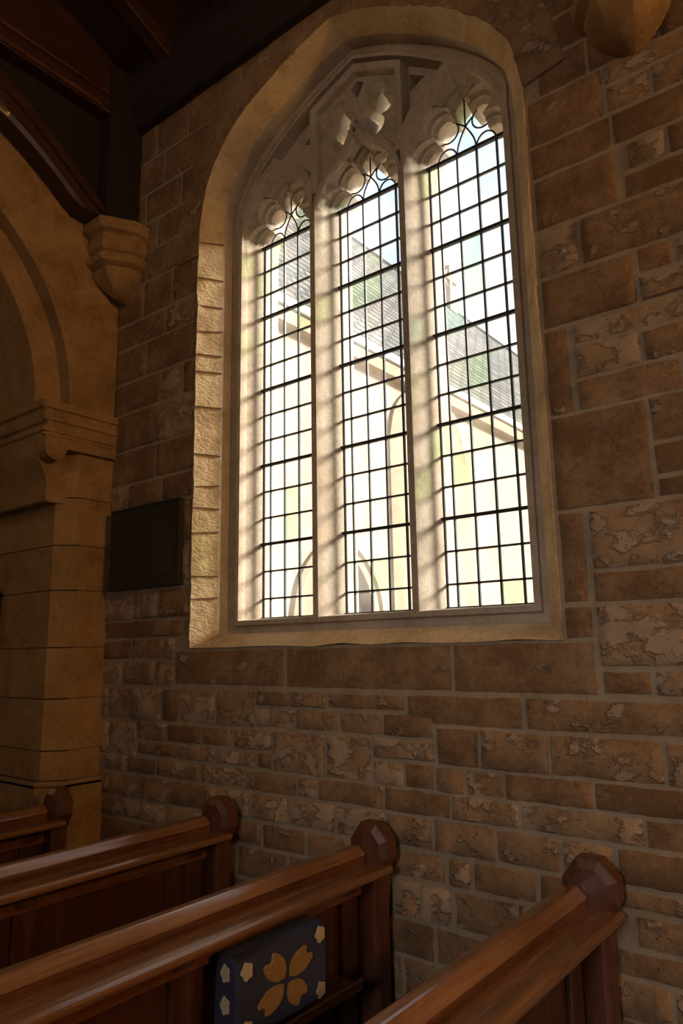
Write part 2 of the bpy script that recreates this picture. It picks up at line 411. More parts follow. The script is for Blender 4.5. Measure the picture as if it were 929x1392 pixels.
# far right, beyond the frame
for z0, z1 in ((0, .25), (.25, .5), (.5, .75), (.75, 1.0), (1.0, 1.3), (1.3, 1.6), (1.6, 1.95), (1.95, 2.3), (2.3, 2.6), (2.6, 2.95), (2.95, 3.3), (3.3, 3.7), (3.7, 4.1), (4.1, 4.5), (4.5, 4.78)):
    fill(2.5, XR, z0, z1, 1, .35, .7)
mb = MB()
def stone(x0, x1, z0, z1, st):
    g = .0075 + random.uniform(-.0025, .003)
    x0 += g; x1 -= g; z0 += g; z1 -= g
    if x1-x0 < .03 or z1-z0 < .03: return
    far = x0 > 2.3
    step = .10 if far else .026
    nx = max(3, int((x1-x0)/step)); nz = max(3, int((z1-z0)/step))
    eg = .006
    us = [0] + [(eg + (x1-x0-2*eg)*i/(nx-2))/(x1-x0) for i in range(nx-1)] + [1]
    vs_ = [0] + [(eg + (z1-z0-2*eg)*i/(nz-2))/(z1-z0) for i in range(nz-1)] + [1]
    seed = random.uniform(0, 100); tint = random.uniform(.1, .9) if st else random.uniform(.18, .38)
    dep = (.014 if st else .004); base = random.uniform(-.002, .004)
    tx = random.uniform(-.006, .006)*st; tz = random.uniform(-.006, .006)*st
    vs = []; fs = []
    for j in range(nz+1):
        for i in range(nx+1):
            u = us[i]; v = vs_[j]
            x = x0 + (x1-x0)*u; z = z0 + (z1-z0)*v
            edge = min(min(u, 1-u)*(x1-x0), min(v, 1-v)*(z1-z0))
            on = i in (0, nx) or j in (0, nz)
            h = noise.noise(Vector((x*7, seed, z*9)))*.55 + noise.noise(Vector((x*19, seed+9, z*24)))*.45 + (abs(noise.noise(Vector((x*11, seed+3, z*15))))-.2)*.5
            sm = min(1, edge/.022)
            y = .0035 + base - (dep*(.15 + h) + tx*(u-.5)*2 + tz*(v-.5)*2)*(.35 + .65*sm)
            if on:
                w = .003 + .003*st
                x += noise.noise(Vector((x*17, seed, z*17)))*w; z += noise.noise(Vector((x*17, seed+5, z*17)))*w
            vs.append((x, min(y, .0075) if not on else .0087, z))
    for j in range(nz):
        for i in range(nx):
            a = j*(nx+1)+i; fs.append((a, a+1, a+nx+2, a+nx+1))
    # an inner ring close to the arris so that the face is crisp
    mb.add(vs, fs, tint)
for s_ in stones: stone(*s_)
mb.build('coursed_stones', M['rubble'], wall, smooth=60, recalc=False, tint=True)
# voussoirs flush with the wall round the rear arch
mb = MB()
arc = [p for p in F if p[1] > 3.70]
arc = sorted(arc, key=lambda p: math.atan2(p[0], p[1]-3.2))
nrm = []
for i, p in enumerate(arc):
    d = (arc[min(i+1, len(arc)-1)] - arc[max(i-1, 0)]).normalized(); nrm.append(Vector((-d[1], d[0])))
cut = [0, 15, 30, 47, 60, 75, 90, 105, len(arc)-1]
for a, b in zip(cut, cut[1:]):
    t = random.uniform(.32, .5); w = random.uniform(.16, .2)
    idx = range(a, b+1); inn = [arc[i] for i in idx]; out_ = [arc[i] + nrm[i]*w for i in idx]
    lim = [Vector((p[0], min(p[1], 4.76))) for p in out_]
    mb.loft([[(p[0], .013, p[1]) for p in inn], [(p[0]+0, .001, p[1]) for p in inn], [(p[0], -.0005, p[1]) for p in lim], [(p[0], .013, p[1]) for p in lim]], closed=False, col=t)
mb.build('arch_voussoirs', M['rubble'], wall, smooth=40, tint=True)

# ------------------------------------------------------------------ tracery
win = empty('window_1', (0, .308, 1.73)); tag(win, kind='structure')
def wparent(o):
    o.parent = win; o.matrix_parent_inverse = Matrix.Translation((0, -.308, -1.73)); return o
LC = (-.5390, 0.0, .5390)
def arcpts(cx, cz, r, a0, a1, n, rz=None):
    rz = rz or r
    return [Vector((cx + r*math.cos(math.radians(a0+(a1-a0)*k/(n-1))), cz + rz*math.sin(math.radians(a0+(a1-a0)*k/(n-1))))) for k in range(n)]
def close_sym(right, hw, zb, zs):
    """right half of a head (from springing to apex) -> closed loop with straight sides"""
    s_r = [Vector((hw, zb + (zs-zb)*k/10)) for k in range(10)]
    half = s_r + right
    left = [Vector((-p[0], p[1])) for p in half[::-1]]
    apex_shared = abs(half[-1][0]) < 1e-6
    return half + (left[1:] if apex_shared else left)
NA, NB_, NT = 14, 20, 16
def lobed(A, B, T, tip, hw, zb, zs):
    r = arcpts(*A, NA) + arcpts(*B, NB_) + arcpts(*T, NT-1) + [Vector((0, tip))]
    return close_sym(r, hw, zb, zs)
def plain_head(pts, hw, zb, zs):
    r = interp([Vector(p) for p in pts], NA+NB_+NT)
    return close_sym(r, hw, zb, zs)
HEADS = []
for k in range(3):
    if k != 1:
        h0 = [(.2535, 3.80), (.243, 3.92), (.207, 4.02), (.128, 4.108), (0, 4.19)]
        h1 = [(.234, 3.80), (.224, 3.915), (.190, 4.005), (.117, 4.086), (0, 4.160)]
        dz = 0
    else:
        h0 = [(.2535, 3.79), (.235, 3.87), (.165, 3.975), (.052, 4.065), (0, 4.165)]
        h1 = [(.234, 3.79), (.216, 3.868), (.150, 3.965), (.048, 4.045), (0, 4.125)]
        dz = -.012
    zs0 = h0[0][1]
    L0 = plain_head(h0, .2535, 1.735, zs0); L1 = plain_head(h1, .2415, 1.739, zs0)
    sq = 1.0 if k != 1 else .86
    def Z(z): return 3.83 + (z-3.83)*sq
    C2 = lobed((.155, 3.845, .0745, 0, 112, ), (.100, Z(3.985), .073*(.6+.4*sq), -62, 142), (0, Z(4.065), .068, -28, 62), Z(4.142), .2295, 1.743, 3.83)
    C3 = lobed((.140, 3.838, .0605, 0, 112), (.088, Z(3.972), .052, -62, 150), (0, Z(4.042), .043, -25, 62), Z(4.112)-(.0 if k != 1 else -.03), .2005, 1.757, 3.83)
    HEADS.append((L0, L1, C2, C3))
def shift(l, dx): return [Vector((p[0]+dx, p[1])) for p in l]

mb = MB()
front_holes = []; back_holes = []; YB = .42; YF = .236
for k in range(3):
    L0, L1, C2, C3 = [shift(l, LC[k]) for l in HEADS[k]]
    lp0 = at_y(L0, .165); front_holes.append(lp0)
    mid = [a.lerp(b, .5) for a, b in zip(L0, L1)]
    def mix2(A, B, th, ts): return [a.lerp(b, th if a[1] > 3.80 else ts) for a, b in zip(A, B)]
    mb.loft([lp0, at_y(mix2(L0, L1, .55, .30), .174), at_y(L1, .195), at_y(mix2(L1, C2, .30, .47), .209),
             at_y(mix2(L1, C2, .97, .90), .222), at_y(C2, .225),
             at_y(mix2(C2, C3, .08, .43), .256), at_y(mix2(C2, C3, .50, .55), .265), at_y(mix2(C2, C3, .58, .80), .283),
             at_y(C3, .299), at_y(C3, .39), at_y([a.lerp(b, .6) for a, b in zip(C3, C2)], YB)])
    back_holes.append(at_y([a.lerp(b, .6) for a, b in zip(C3, C2)], YB))
# panel over the centre light with two quatrefoils and an eyelet
def quatre(cx, cz, s, lx, lz, r, rot=0):
    pts = []
    for a, ox, oz in ((0, lx, 0), (90, 0, lz), (180, -lx, 0), (270, 0, -lz)):
        rr = r*(1.0 if a in (0, 180) else 1.08)
        for q in range(13):
            t = math.radians(a - 100 + 200*q/12)
            pts.append(Vector((ox + rr*math.cos(t), oz + rr*math.sin(t)))*s)
    ca, sa = math.cos(rot), math.sin(rot)
    return [Vector((cx + p[0]*ca - p[1]*sa, cz + p[0]*sa + p[1]*ca)) for p in pts]
og = HEADS[1][0]
ogr = [p for p in og if p[1] > 3.85]              # ogee line, right to left over the apex
ogr = sorted(ogr, key=lambda p: -p[0])
top_l = [(-.2535, 4.372), (-.13, 4.425), (.004, 4.478)]; top_r = [(.004, 4.478), (.13, 4.418), (.2535, 4.355)]
def panel(off):
    t = [Vector(p) for p in top_l] + [Vector(p) for p in top_r[1:]]
    poly = [Vector((-.2535, 3.93))] + t + [Vector((.2535, 3.93))]
    low = [p + Vector((0, .030)) for p in ogr if abs(p[0]) < .226]
    poly = poly + low
    c = Vector((0, 4.24))
    if not off: return poly
    out = []
    for i, p in enumerate(poly):
        a = poly[i-1]; b = poly[(i+1) % len(poly)]
        d1 = (p-a).normalized(); d2 = (b-p).normalized()
        n1 = Vector((d1[1], -d1[0])); n2 = Vector((d2[1], -d2[0]))
        m_ = (n1+n2); m_ = m_.normalized() if m_.length > .2 else n1
        out.append(p + m_*off/max(.6, m_.dot(n1)))
    return out
P0, P1 = panel(0), panel(.020)
front_holes.append(at_y(P0, .165))
mb.loft([at_y(P0, .1705), at_y([a.lerp(b, .45) for a, b in zip(P0, P1)], .176), at_y(P1, .205)])
q_holes = []; quatre_back = []
for cx, rot in ((-.113, .10), (.113, -.10)):
    Q1 = quatre(cx, 4.232, 1, .050, .096, .054, rot); Q2 = quatre(cx, 4.232, .92, .054, .100, .048, rot); Q3 = quatre(cx, 4.232, .86, .056, .106, .040, rot); Q4 = quatre(cx, 4.232, 1.06, .056, .106, .048, rot)
    q_holes.append(at_y(Q1, .205))
    mb.loft([at_y(Q1, .205), at_y(Q2, .225), at_y(Q2, .238), at_y(Q3, .258), at_y(Q3, .32), at_y(Q4, YB)])
    quatre_back.append(Q3); back_holes.append(at_y(Q4, YB))
E1 = [Vector(p) for p in ((.004, 4.435), (.045, 4.405), (.004, 4.335), (-.038, 4.405))]
E2 = [Vector((.004, 4.396)) + (p-Vector((.004, 4.396)))*.62 for p in E1]
q_holes.append(at_y(E1, .205)); mb.loft([at_y(E1, .205), at_y(E2, .26), at_y(E2, YB)]); back_holes.append(at_y(E2, YB))
mb.tess([at_y(P1, .205)] + q_holes)
# eyelets beside the side lights, under the great arch
EYE = []
for s in (-1, 1):
    e = [Vector((s*.292, 4.235)), Vector((s*.292, 4.330)), Vector((s*.380, 4.275))]
    e2 = [Vector((s*.318, 4.278)) + (p-Vector((s*.318, 4.278)))*.6 for p in e]
    front_holes.append(at_y(e, .165)); mb.loft([at_y(e, YF), at_y(e2, .28), at_y(e2, YB)]); back_holes.append(at_y(e2, YB)); EYE.append(e2)

def offset(poly, d):
    """moves a closed loop along its normals; the sign is set so that d > 0 grows it"""
    dd = d if callable(d) else (lambda p, _d=d: _d)
    A = sum(poly[i-1][0]*p[1] - p[0]*poly[i-1][1] for i, p in enumerate(poly))
    sg = 1 if A > 0 else -1
    out = []
    for i, p in enumerate(poly):
        a = poly[i-1]; b = poly[(i+1) % len(poly)]
        d1 = (p-a); d2 = (b-p)
        d1 = d1.normalized() if d1.length > 1e-7 else d2.normalized(); d2 = d2.normalized() if d2.length > 1e-7 else d1
        n1 = Vector((d1[1], -d1[0])); n2 = Vector((d2[1], -d2[0])); m_ = n1+n2
        m_ = m_.normalized() if m_.length > .2 else n1
        q = p + m_*(sg*dd(p)/max(.55, m_.dot(n1)))
        out.append(Vector((q[0], max(q[1], 1.732))))
    return out
def rib(loop, w, lean=.006, y=.165):
    mb.loft([at_y(loop, y), at_y(offset(loop, w), y), at_y(offset(loop, w+lean), YF+.004)])
def wide(p): return .0165 + .016*max(0, min(1, (p[1]-3.86)/.08))
for k in range(3):
    l_ = shift(HEADS[k][0], LC[k]); w_ = wide if k != 1 else .0165
    mb.loft([at_y(l_, .165), at_y(offset(l_, w_), .165), at_y(offset(l_, (lambda p: wide(p)+.006) if k != 1 else .0225), YF+.004)])
rib(P0, .030, y=.1705)
rib(NF, -.022, -.010, .168)
mb.tess([at_y(NF, YF)] + [[(p[0], YF, p[2]) for p in h] for h in front_holes])
FR = NF
mb.tess([at_y(FR, YB)] + back_holes)
mb.loft([at_y(FR, .165), at_y(FR, YB)])
# outer weathering of the mullions
for mx in (-.2695, .2695):
    prof = [(-.046, .418), (.046, .418), (.030, .455), (-.030, .455)]
    mb.loft([[(mx+a, y, z) for a, y in prof] for z in (1.735, 3.85)], True, True, True)
wparent(mb.build('stone_tracery', M['tracery'], smooth=32))
# small mullion roll: moulding ribs over the super mullions
# glazing
def glazing(k):
    cx = LC[k]; C3 = HEADS[k][3]
    mb = MB()
    grown = [p + (Vector((0, 2.9)) - p)*(-.004) for p in C3]
    mb.loft([at_y(grown, .307), at_y(grown, .3095)], True); mb.tess([at_y(grown, .307)]); mb.tess([at_y(grown, .3095)])
    g = wparent(mb.build('glass', M['glass'], loc=(cx, 0, 0), smooth=0))
    mb = MB(); y = .3085; r = .0044
    tip = max(p[1] for p in C3); xs = [-1.5*PA, -.5*PA, .5*PA, 1.5*PA]
    zbot = 1.757
    for x in xs: mb.box(x-.0042, x+.0042, y-.006, y+.006, zbot, ZB0)
    for q in range(15):
        z = ZB0 - q*PB
        if z < zbot+.01: continue
        mb.box(-.2005, .2005, y-.006, y+.006, z-.0042, z+.0042)
    for s in (-1, 1):
        c = s*PA
        mb.tube([(c + .5*PA*math.cos(t*PI/16), y, ZB0 + .062*math.sin(t*PI/16)) for t in range(17)], r)
        # crossing arcs under the top foil
        zc = 3.962 if k != 1 else 3.95
        mb.tube([(s*v[0], y, v[1]) for v in interp([Vector((.049, ZB0)), Vector((.040, 3.885)), Vector((.0, zc)), Vector((-.042, zc+.036))], 14)], r)
        bz = 3.972 if k != 1 else 3.83 + .142*.86
        mb.tube([(s*(.088 + .053*math.cos(t)), y, bz + .053*math.sin(t)) for t in [math.radians(120 + 190*q/16) for q in range(17)]], r)
    mb.tube([(0, y, zc), (0, y, tip-.005)], r)
    mb.tube([(-.198, y, zbot), (-.198, y, 3.83)], .006); mb.tube([(.198, y, zbot), (.198, y, 3.83)], .006)
    lead = mb.build('lead_grid', M['lead'], g, smooth=40)
    mb = MB()
    for q in (0, 3, 6, 9, 12):
        mb.box(-.21, .21, .290, .301, ZB0-q*PB-.0075, ZB0-q*PB+.0075)
    mb.build('saddle_bars', M['iron'], g, smooth=0, bevel=.002)
    mb = MB(); mb.box(-.2005, .2005, .285, .33, 1.752, 1.772); mb.build('lead_sill_strip', M['iron'], g, smooth=0, bevel=.004)
    return g
for k in range(3): glazing(k)
for Q in quatre_back + [E2] + EYE:
    mb = MB(); mb.tess([at_y(Q, .268)]); mb.tess([at_y(Q, .270)]); mb.loft([at_y(Q, .268), at_y(Q, .270)])
    wparent(mb.build('glass', M['glass'], smooth=0))

# ------------------------------------------------------------------ wall with the chancel arch (left)
AX = -1.66
wl = empty('wall_left'); tag(wl, kind='structure')
YC, ZSP, R0, R1 = -1.566, 2.95, 1.28, 1.13
def yz(l, x): return [(x, p[0], p[1]) for p in l]
def arch_yz(R, zb, n=48):
    e = [Vector((YC + R*math.cos(t*PI/n), ZSP + R*math.sin(t*PI/n))) for t in range(n+1)]
    return [Vector((YC+R, zb))] + e + [Vector((YC-R, zb))]
mb = MB()
face = [Vector((.05, 0)), Vector((.05, 5.6)), Vector((-6.1, 5.6)), Vector((-6.1, 0))]
A0 = arch_yz(R0, 0)
ring = face + A0[::-1]
mb.tess([yz([Vector((.02, 0)), Vector((.02, 5.6)), Vector((-6.1, 5.6)), Vector((-6.1, 0)), *[Vector((p[0] + (.11 if p[0] > YC else -.11)*(p[1] < 2.72), p[1])) for p in ([Vector((YC+R0, 0)), Vector((YC+R0, 2.70)), Vector((YC+R0, 2.74))] + arch_yz(R0, 2.74)[1:-1] + [Vector((YC-R0, 2.74)), Vector((YC-R0, 2.70)), Vector((YC-R0, 0))])[::-1]]], AX-.012)], .5)
mb.build('arch_wall_face', M['ashlar'], wl, smooth=0, tint=True)
# soffit of the outer order, then the inner order
mb = MB()
A0f = arch_yz(R0, .95)
ch = .05
mb.loft([yz(arch_yz(R0, 2.75), AX-.012), yz(arch_yz(R0, 2.75), AX-.10)], closed=False, col=.5)
mb.tess([yz(A0 + arch_yz(R1, 0)[::-1], AX-.10)], .45) if False else None
up = [p for p in arch_yz(R0, 2.9)]; up1 = [p for p in arch_yz(R1, 2.9)]
mb.loft([yz(up, AX-.10), yz(up1, AX-.10), yz(up1, AX-1.05)], closed=False, col=.5)
mb.loft([yz([Vector((YC+R0+.013, 0)), Vector((YC+R0+.013, 3.0))], AX-.10), yz([Vector((YC+R0+.013, 0)), Vector((YC+R0+.013, 3.0))], AX-1.05)], closed=False, col=.4)
mb.loft([yz([Vector((YC-R0, 0)), Vector((YC-R0, 3.0))], AX-.10), yz([Vector((YC-R0, 0)), Vector((YC-R0, 3.0))], AX-1.05)], closed=False, col=.4)
mb.build('arch_orders', M['ashlar'], wl, smooth=40, tint=True)
# ashlar blocks: respond (face, chamfer, jamb), voussoirs and spandrel
def block_strip(pts, z0, z1, tint, gap=.003):
    """a course that wraps round the respond; pts is the plan polyline (x, y)"""
    z0 += gap; z1 -= gap
    def inset(p, d): return (p[0]-d*.0, p[1])
    back = [(p[0]-.02, p[1]+.012) for p in pts]
    mb.loft([[(x, y, z0) for x, y in back], [(x, y, z0) for x, y in pts], [(x, y, z0+.001) for x, y in pts], [(x, y, z1-.001) for x, y in pts], [(x, y, z1) for x, y in pts], [(x, y, z1) for x, y in back]], closed=False, col=tint)
mb = MB(); random.seed(21)
YJ = YC+R0
def respond_plan(out=0.0, chf=.085):
    return [(AX+out, .01), (AX+out, YJ+chf), (AX-chf, YJ-out*1.0), (AX-.55, YJ-out), (AX-1.05, YJ-out)]
beds = [.97, 1.117, 1.377, 1.641, 1.943, 2.187, 2.45, 2.70]
for a, b in zip(beds, beds[1:]):
    block_strip(respond_plan(), a, b, random.uniform(.35, .65))
for a, b in ((0, .3), (.3, .62), (.62, .955)):
    block_strip(respond_plan(.035, .07), a, b, random.uniform(.35, .65))
block_strip([(AX+.035, .01), (AX+.035, YJ+.07), (AX-.07, YJ-.035), (AX-1.05, YJ-.035)], .94, .972, .5, .001)
# side piece beside the arch above the impost: face stones
cut = [ZSP-.25, 2.97, 3.2, 3.45]
NV = 15
for k in range(NV):                                      # voussoirs of the outer order
    a0 = k*PI/2/NV*1.6; a1 = (k+1)*PI/2/NV*1.6
    t = random.uniform(.35, .65); q = 8
    inn = [(YC + R0*math.cos(a0+(a1-a0)*i/q), ZSP + R0*math.sin(a0+(a1-a0)*i/q)) for i in range(q+1)]
    ot = [(min(.0, YC + 1.66*math.cos(a0+(a1-a0)*i/q)), ZSP + 1.66*math.sin(a0+(a1-a0)*i/q)) for i in range(q+1)]
    g = .0025
    mb.loft([[(AX-.03, y, z) for y, z in inn], [(AX-.004, y, z) for y, z in inn], [(AX, y+.006, z+.004) for y, z in inn], [(AX, y, z) for y, z in ot], [(AX-.014, y, z) for y, z in ot]], closed=False, col=t)
for z0, z1 in ((3.75, 4.05), (4.05, 4.35), (4.35, 4.65), (4.65, 4.95), (4.95, 5.3)):   # spandrel stones outside the ring
    y = 0.0
    while y > -2.6:
        y2 = y - random.uniform(.3, .55)
        ok = all((yy-YC)**2 + (zz-ZSP)**2 > 1.67**2 for yy in (y, y2) for zz in (z0, z1))
        if ok: mb.loft([[(AX-.014, yy, zz) for yy, zz in ((y-.004, z0+.004), (y2+.004, z0+.004), (y2+.004, z1-.004), (y-.004, z1-.004))], [(AX-.001, yy, zz) for yy, zz in ((y-.008, z0+.008), (y2+.008, z0+.008), (y2+.008, z1-.008), (y-.008, z1-.008))]], True, False, True, random.uniform(.35, .65))
        y = y2
mb.build('ashlar_blocks', M['ashlar'], wl, smooth=0, tint=True)
# jointed face between ring and corner already covered by voussoirs; impost moulding
mb = MB()
P_ = [(.0, 2.95), (-.465, 2.95), (-.465, 2.910), (-.446, 2.900), (-.450, 2.865), (-.440, 2.835), (-.422, 2.828), (-.436, 2.80), (-.442, 2.785), (-.426, 2.775), (-.440, 2.765), (-.434, 2.752), (-.434, 2.70)]
pb = [(-.432, 2.672), (-.418, 2.648), (-.395, 2.632), (-.365, 2.628), (-.335, 2.640), (-.316, 2.665), (-.305, 2.695)]
front = P_ + pb + [(-.30, 2.70), (0, 2.70)]
mb.tess([[(-1.625, y, z) for y, z in front]]); mb.tess([[(-1.72, y, z) for y, z in front]])
mb.loft([[(-1.625, y, z) for y, z in front], [(-1.72, y, z) for y, z in front]])
deep = P_ + [(-.430, 2.66), (-.41, 2.62), (-.385, 2.58), (-.368, 2.53), (-.364, 2.50), (-.364, 2.425), (-.355, 2.415), (-.27, 2.415), (-.24, 2.45), (0, 2.45)]
mb.tess([[(-1.715, y, z) for y, z in deep]]); mb.tess([[(-2.75, y, z) for y, z in deep]])
mb.loft([[(-1.715, y, z) for y, z in deep], [(-2.75, y, z) for y, z in deep]])
# fillets that run across the front of the impost
for za, zb_, o in ((2.905, 2.95, .012), (2.838, 2.868, .009), (2.775, 2.80, .007), (2.755, 2.768, .004)):
    mb.box(-1.64, -1.625+o, -.452, -.0, za, zb_)
im = mb.build('impost_moulding', M['ashlar'], wl, smooth=35, tint=True, bevel=.003)
# ------------------------------------------------------------------ the rest of the room
def struct(name, m, boxes, smooth=0):
    mb = MB()
    for b in boxes: mb.box(*b)
    return tag(mb.build(name, m, smooth=smooth), kind='structure')
struct('floor', M['floorwood'], [(-6, 6.2, -6.2, .62, -.12, 0)])
struct('wall_right', M['plaster'], [(6.2, 6.4, -6.2, .62, 0, 7.2)])
struct('wall_back', M['plaster'], [(-6, 6.2, -6.4, -6.2, 0, 7.2)])
struct('wall_chancel', M['plaster'], [(-6, -5.8, -6.2, .62, 0, 7.2), (-5.8, -1.8, .02, .62, 0, 5.6)])
# sloping boarded ceiling with rafters
ceil = empty('ceiling'); tag(ceil, kind='structure')
mb = MB()
def slope_box(x0, x1, y0, y1, up0, up1, sl=.42, zb=5.08):
    vs = []
    for x in (x0, x1):
        for y in (y0, y1):
            for u in (up0, up1): vs.append((x, y, zb - sl*y + u))
    mb.add(vs, [(0,1,3,2),(4,6,7,5),(0,4,5,1),(2,3,7,6),(0,2,6,4),(1,5,7,3)])
x = -6.0
while x < 6.2:
    slope_box(x, x+.146, .3, -6.3, .0, .03); x += .15
slope_box(-6, 6.2, .3, -6.3, .03, .2)
mb.build('ceiling_boards', M['roofwood'], ceil, smooth=0)
mb = MB()
for x in (-1.2, -.6, 0, .6, 1.2, 1.8, 2.4, 3.0): slope_box(x, x+.09, -.02, -6.2, -.11, .0)
mb.build('rafters', M['roofwood'], ceil, smooth=0, bevel=.006)
mb = MB()
sec = [(.0, 4.752), (-.05, 4.752), (-.06, 4.765), (-.06, 4.80), (-.085, 4.83), (-.085, 4.87), (-.11, 4.90), (-.11, 5.20), (0, 5.20)]
mb.loft([[(x, y, z) for y, z in sec] for x in (-1.66, 6.2)], True, True, True)
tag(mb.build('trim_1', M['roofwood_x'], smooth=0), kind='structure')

# ------------------------------------------------------------------ roof truss on the corbel
tr = empty('roof_truss', (-1.59, 0, 4.085))
tag(tr, 'dark timber roof truss with curved brace beside the stone arch, standing on a corbel', 'roof truss')
def tp(o):
    o.parent = tr; o.matrix_parent_inverse = Matrix.Translation((1.59, 0, -4.085)); return o
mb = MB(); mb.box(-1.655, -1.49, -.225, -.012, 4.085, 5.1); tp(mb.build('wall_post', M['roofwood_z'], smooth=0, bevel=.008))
mb = MB(); mb.box(-1.655, -1.53, -5.9, -.20, 4.90, 5.30); mb.box(-1.655, -1.505, -5.9, -.20, 4.765, 4.88)
tie = tp(mb.build('tie_beam', M['roofwood'], smooth=0, bevel=.012))
mb = MB(); mb.box(-1.535, -1.49, -5.9, -.29, 4.772, 4.800); mb.box(-1.545, -1.515, -5.9, -.22, 4.895, 4.915)
mb.build('beam_moulding', M['pew'], tie, smooth=0, bevel=.004)  # lighter wood than the beam, standing in for light along its edges
lo = interp([Vector(p) for p in ((-.24, 4.085), (-.375, 4.10), (-.52, 4.205), (-.685, 4.315), (-.85, 4.395), (-1.2, 4.50), (-1.7, 4.56), (-2.4, 4.5))], 40)
hi = interp([Vector(p) for p in ((-.20, 4.13), (-.30, 4.24), (-.50, 4.40), (-.70, 4.545), (-.851, 4.640), (-1.15, 4.72), (-1.7, 4.78), (-2.4, 4.78))], 40)
mb = MB()
mb.loft([yz(lo, -1.65), yz(lo, -1.535), yz([a.lerp(b, .12) for a, b in zip(lo, hi)], -1.52), yz([a.lerp(b, .32) for a, b in zip(lo, hi)], -1.52), yz([a.lerp(b, .36) for a, b in zip(lo, hi)], -1.54),
         yz([a.lerp(b, .56) for a, b in zip(lo, hi)], -1.54), yz([a.lerp(b, .60) for a, b in zip(lo, hi)], -1.52), yz([a.lerp(b, .92) for a, b in zip(lo, hi)], -1.52), yz(hi, -1.535), yz(hi, -1.65)], closed=False)
tp(mb.build('curved_brace', M['roofwood'], smooth=30))
mb = MB(); top = [Vector((p[0], 4.78)) for p in hi]
mb.loft([yz(hi, -1.60), yz(top, -1.60)], closed=False); mb.loft([yz(hi, -1.64), yz(top, -1.64)], closed=False)
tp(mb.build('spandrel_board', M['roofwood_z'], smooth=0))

# ------------------------------------------------------------------ corbels
def corbel(cx, label, xmin=-1):
    prof = [(4.085, .985), (4.078, 1.0), (4.025, 1.0), (4.015, .985), (4.006, .90), (3.998, .855), (3.985, .86), (3.955, .885), (3.93, .905), (3.912, .895), (3.898, .845), (3.892, .79), (3.886, .80), (3.878, .87), (3.865, .915), (3.845, .925), (3.828, .89), (3.816, .80), (3.810, .72), (3.802, .735), (3.785, .755), (3.750, .69), (3.70, .50), (3.665, .27), (3.645, .08)]
    plan = [(-.19, 0), (-.19, -.10), (-.088, -.272), (.088, -.272), (.19, -.10), (.19, 0)]
    mb = MB()
    mb.loft([[(max(xmin, x*s), y*s, z-4.085) for x, y in plan] for z, s in prof], True, True, True, .5)
    o = mb.build('stone_corbel', M['ashlar'], loc=(cx, .012, 4.085), smooth=25, tint=True, bevel=.004)
    return tag(o, label, 'corbel', 'stone corbels under the roof')
corbel(-1.59, 'carved octagonal stone corbel in the corner, carrying the dark timber wall post', -.068)
corbel(1.352, 'stone corbel high on the wall right of the window, only its pointed underside in view')

# ------------------------------------------------------------------ memorial plaque
pl = empty('memorial_plaque', (-1.305, .0, 2.165))
tag(pl, 'dark bronze memorial plaque with faint lettering on the wall left of the window', 'plaque')
mb = MB(); mb.box(-.297, .297, -.028, .004, -.223, .223); mb.build('plate', M['bronze'], pl, smooth=0, bevel=.004)
random.seed(5)
for r_ in range(12):
    mb = MB(); z = .175 - r_*.032
    wide = random.uniform(.14, .24); x = -wide
    while x < wide:
        w = random.uniform(.006, .012)
        mb.box(x, x+.0022, -.0295, -.027, z-.009, z+.009); mb.box(x+w-.0022, x+w, -.0295, -.027, z-.009, z+.009) if random.random() > .4 else mb.box(x, x+w, -.0295, -.027, z+.006, z+.009)
        x += w + .006
    mb.build('text_line', M['bronze_letter'], pl, smooth=0)
mb = MB()
for b_ in ((-.297, .297, .213, .223), (-.297, .297, -.223, -.213)): mb.box(b_[0], b_[1], -.033, -.026, b_[2], b_[3])
for x in (-.297, .287): mb.box(x, x+.010, -.033, -.026, -.223, .223)
mb.build('rim', M['bronze'], pl, smooth=0, bevel=.002)

# ------------------------------------------------------------------ framed picture at the far left
pf = empty('picture_frame', (-2.42, YJ, 1.58))
tag(pf, 'dark wooden picture frame hung on the stone inside the arch, cut by the left edge', 'picture')
mb = MB()
for b_ in ((-.165, .165, .0, .03), (-.165, .165, .35, .38), (-.165, -.135, 0, .38), (.135, .165, 0, .38)): mb.box(b_[0], b_[1], -.030, -.002, b_[2], b_[3])
mb.build('frame', M['pew_z'], pf, smooth=0, bevel=.005)
mb = MB(); mb.box(-.14, .14, -.012, -.004, .025, .355); mb.build('picture_sheet', M['mount'], pf, smooth=0)
mb = MB(); mb.tube([(-.0, -.01, .38), (.0, -.012, .405)], .008); mb.build('hanging_hook', M['iron'], pf)
mb = MB(); mb.box(.12, .16, -.022, -.002, .38, .392); mb.tube([(.14, -.012, .39), (.14, -.012, .412)], .006); mb.build('finial', M['pew_z'], pf, smooth=0)

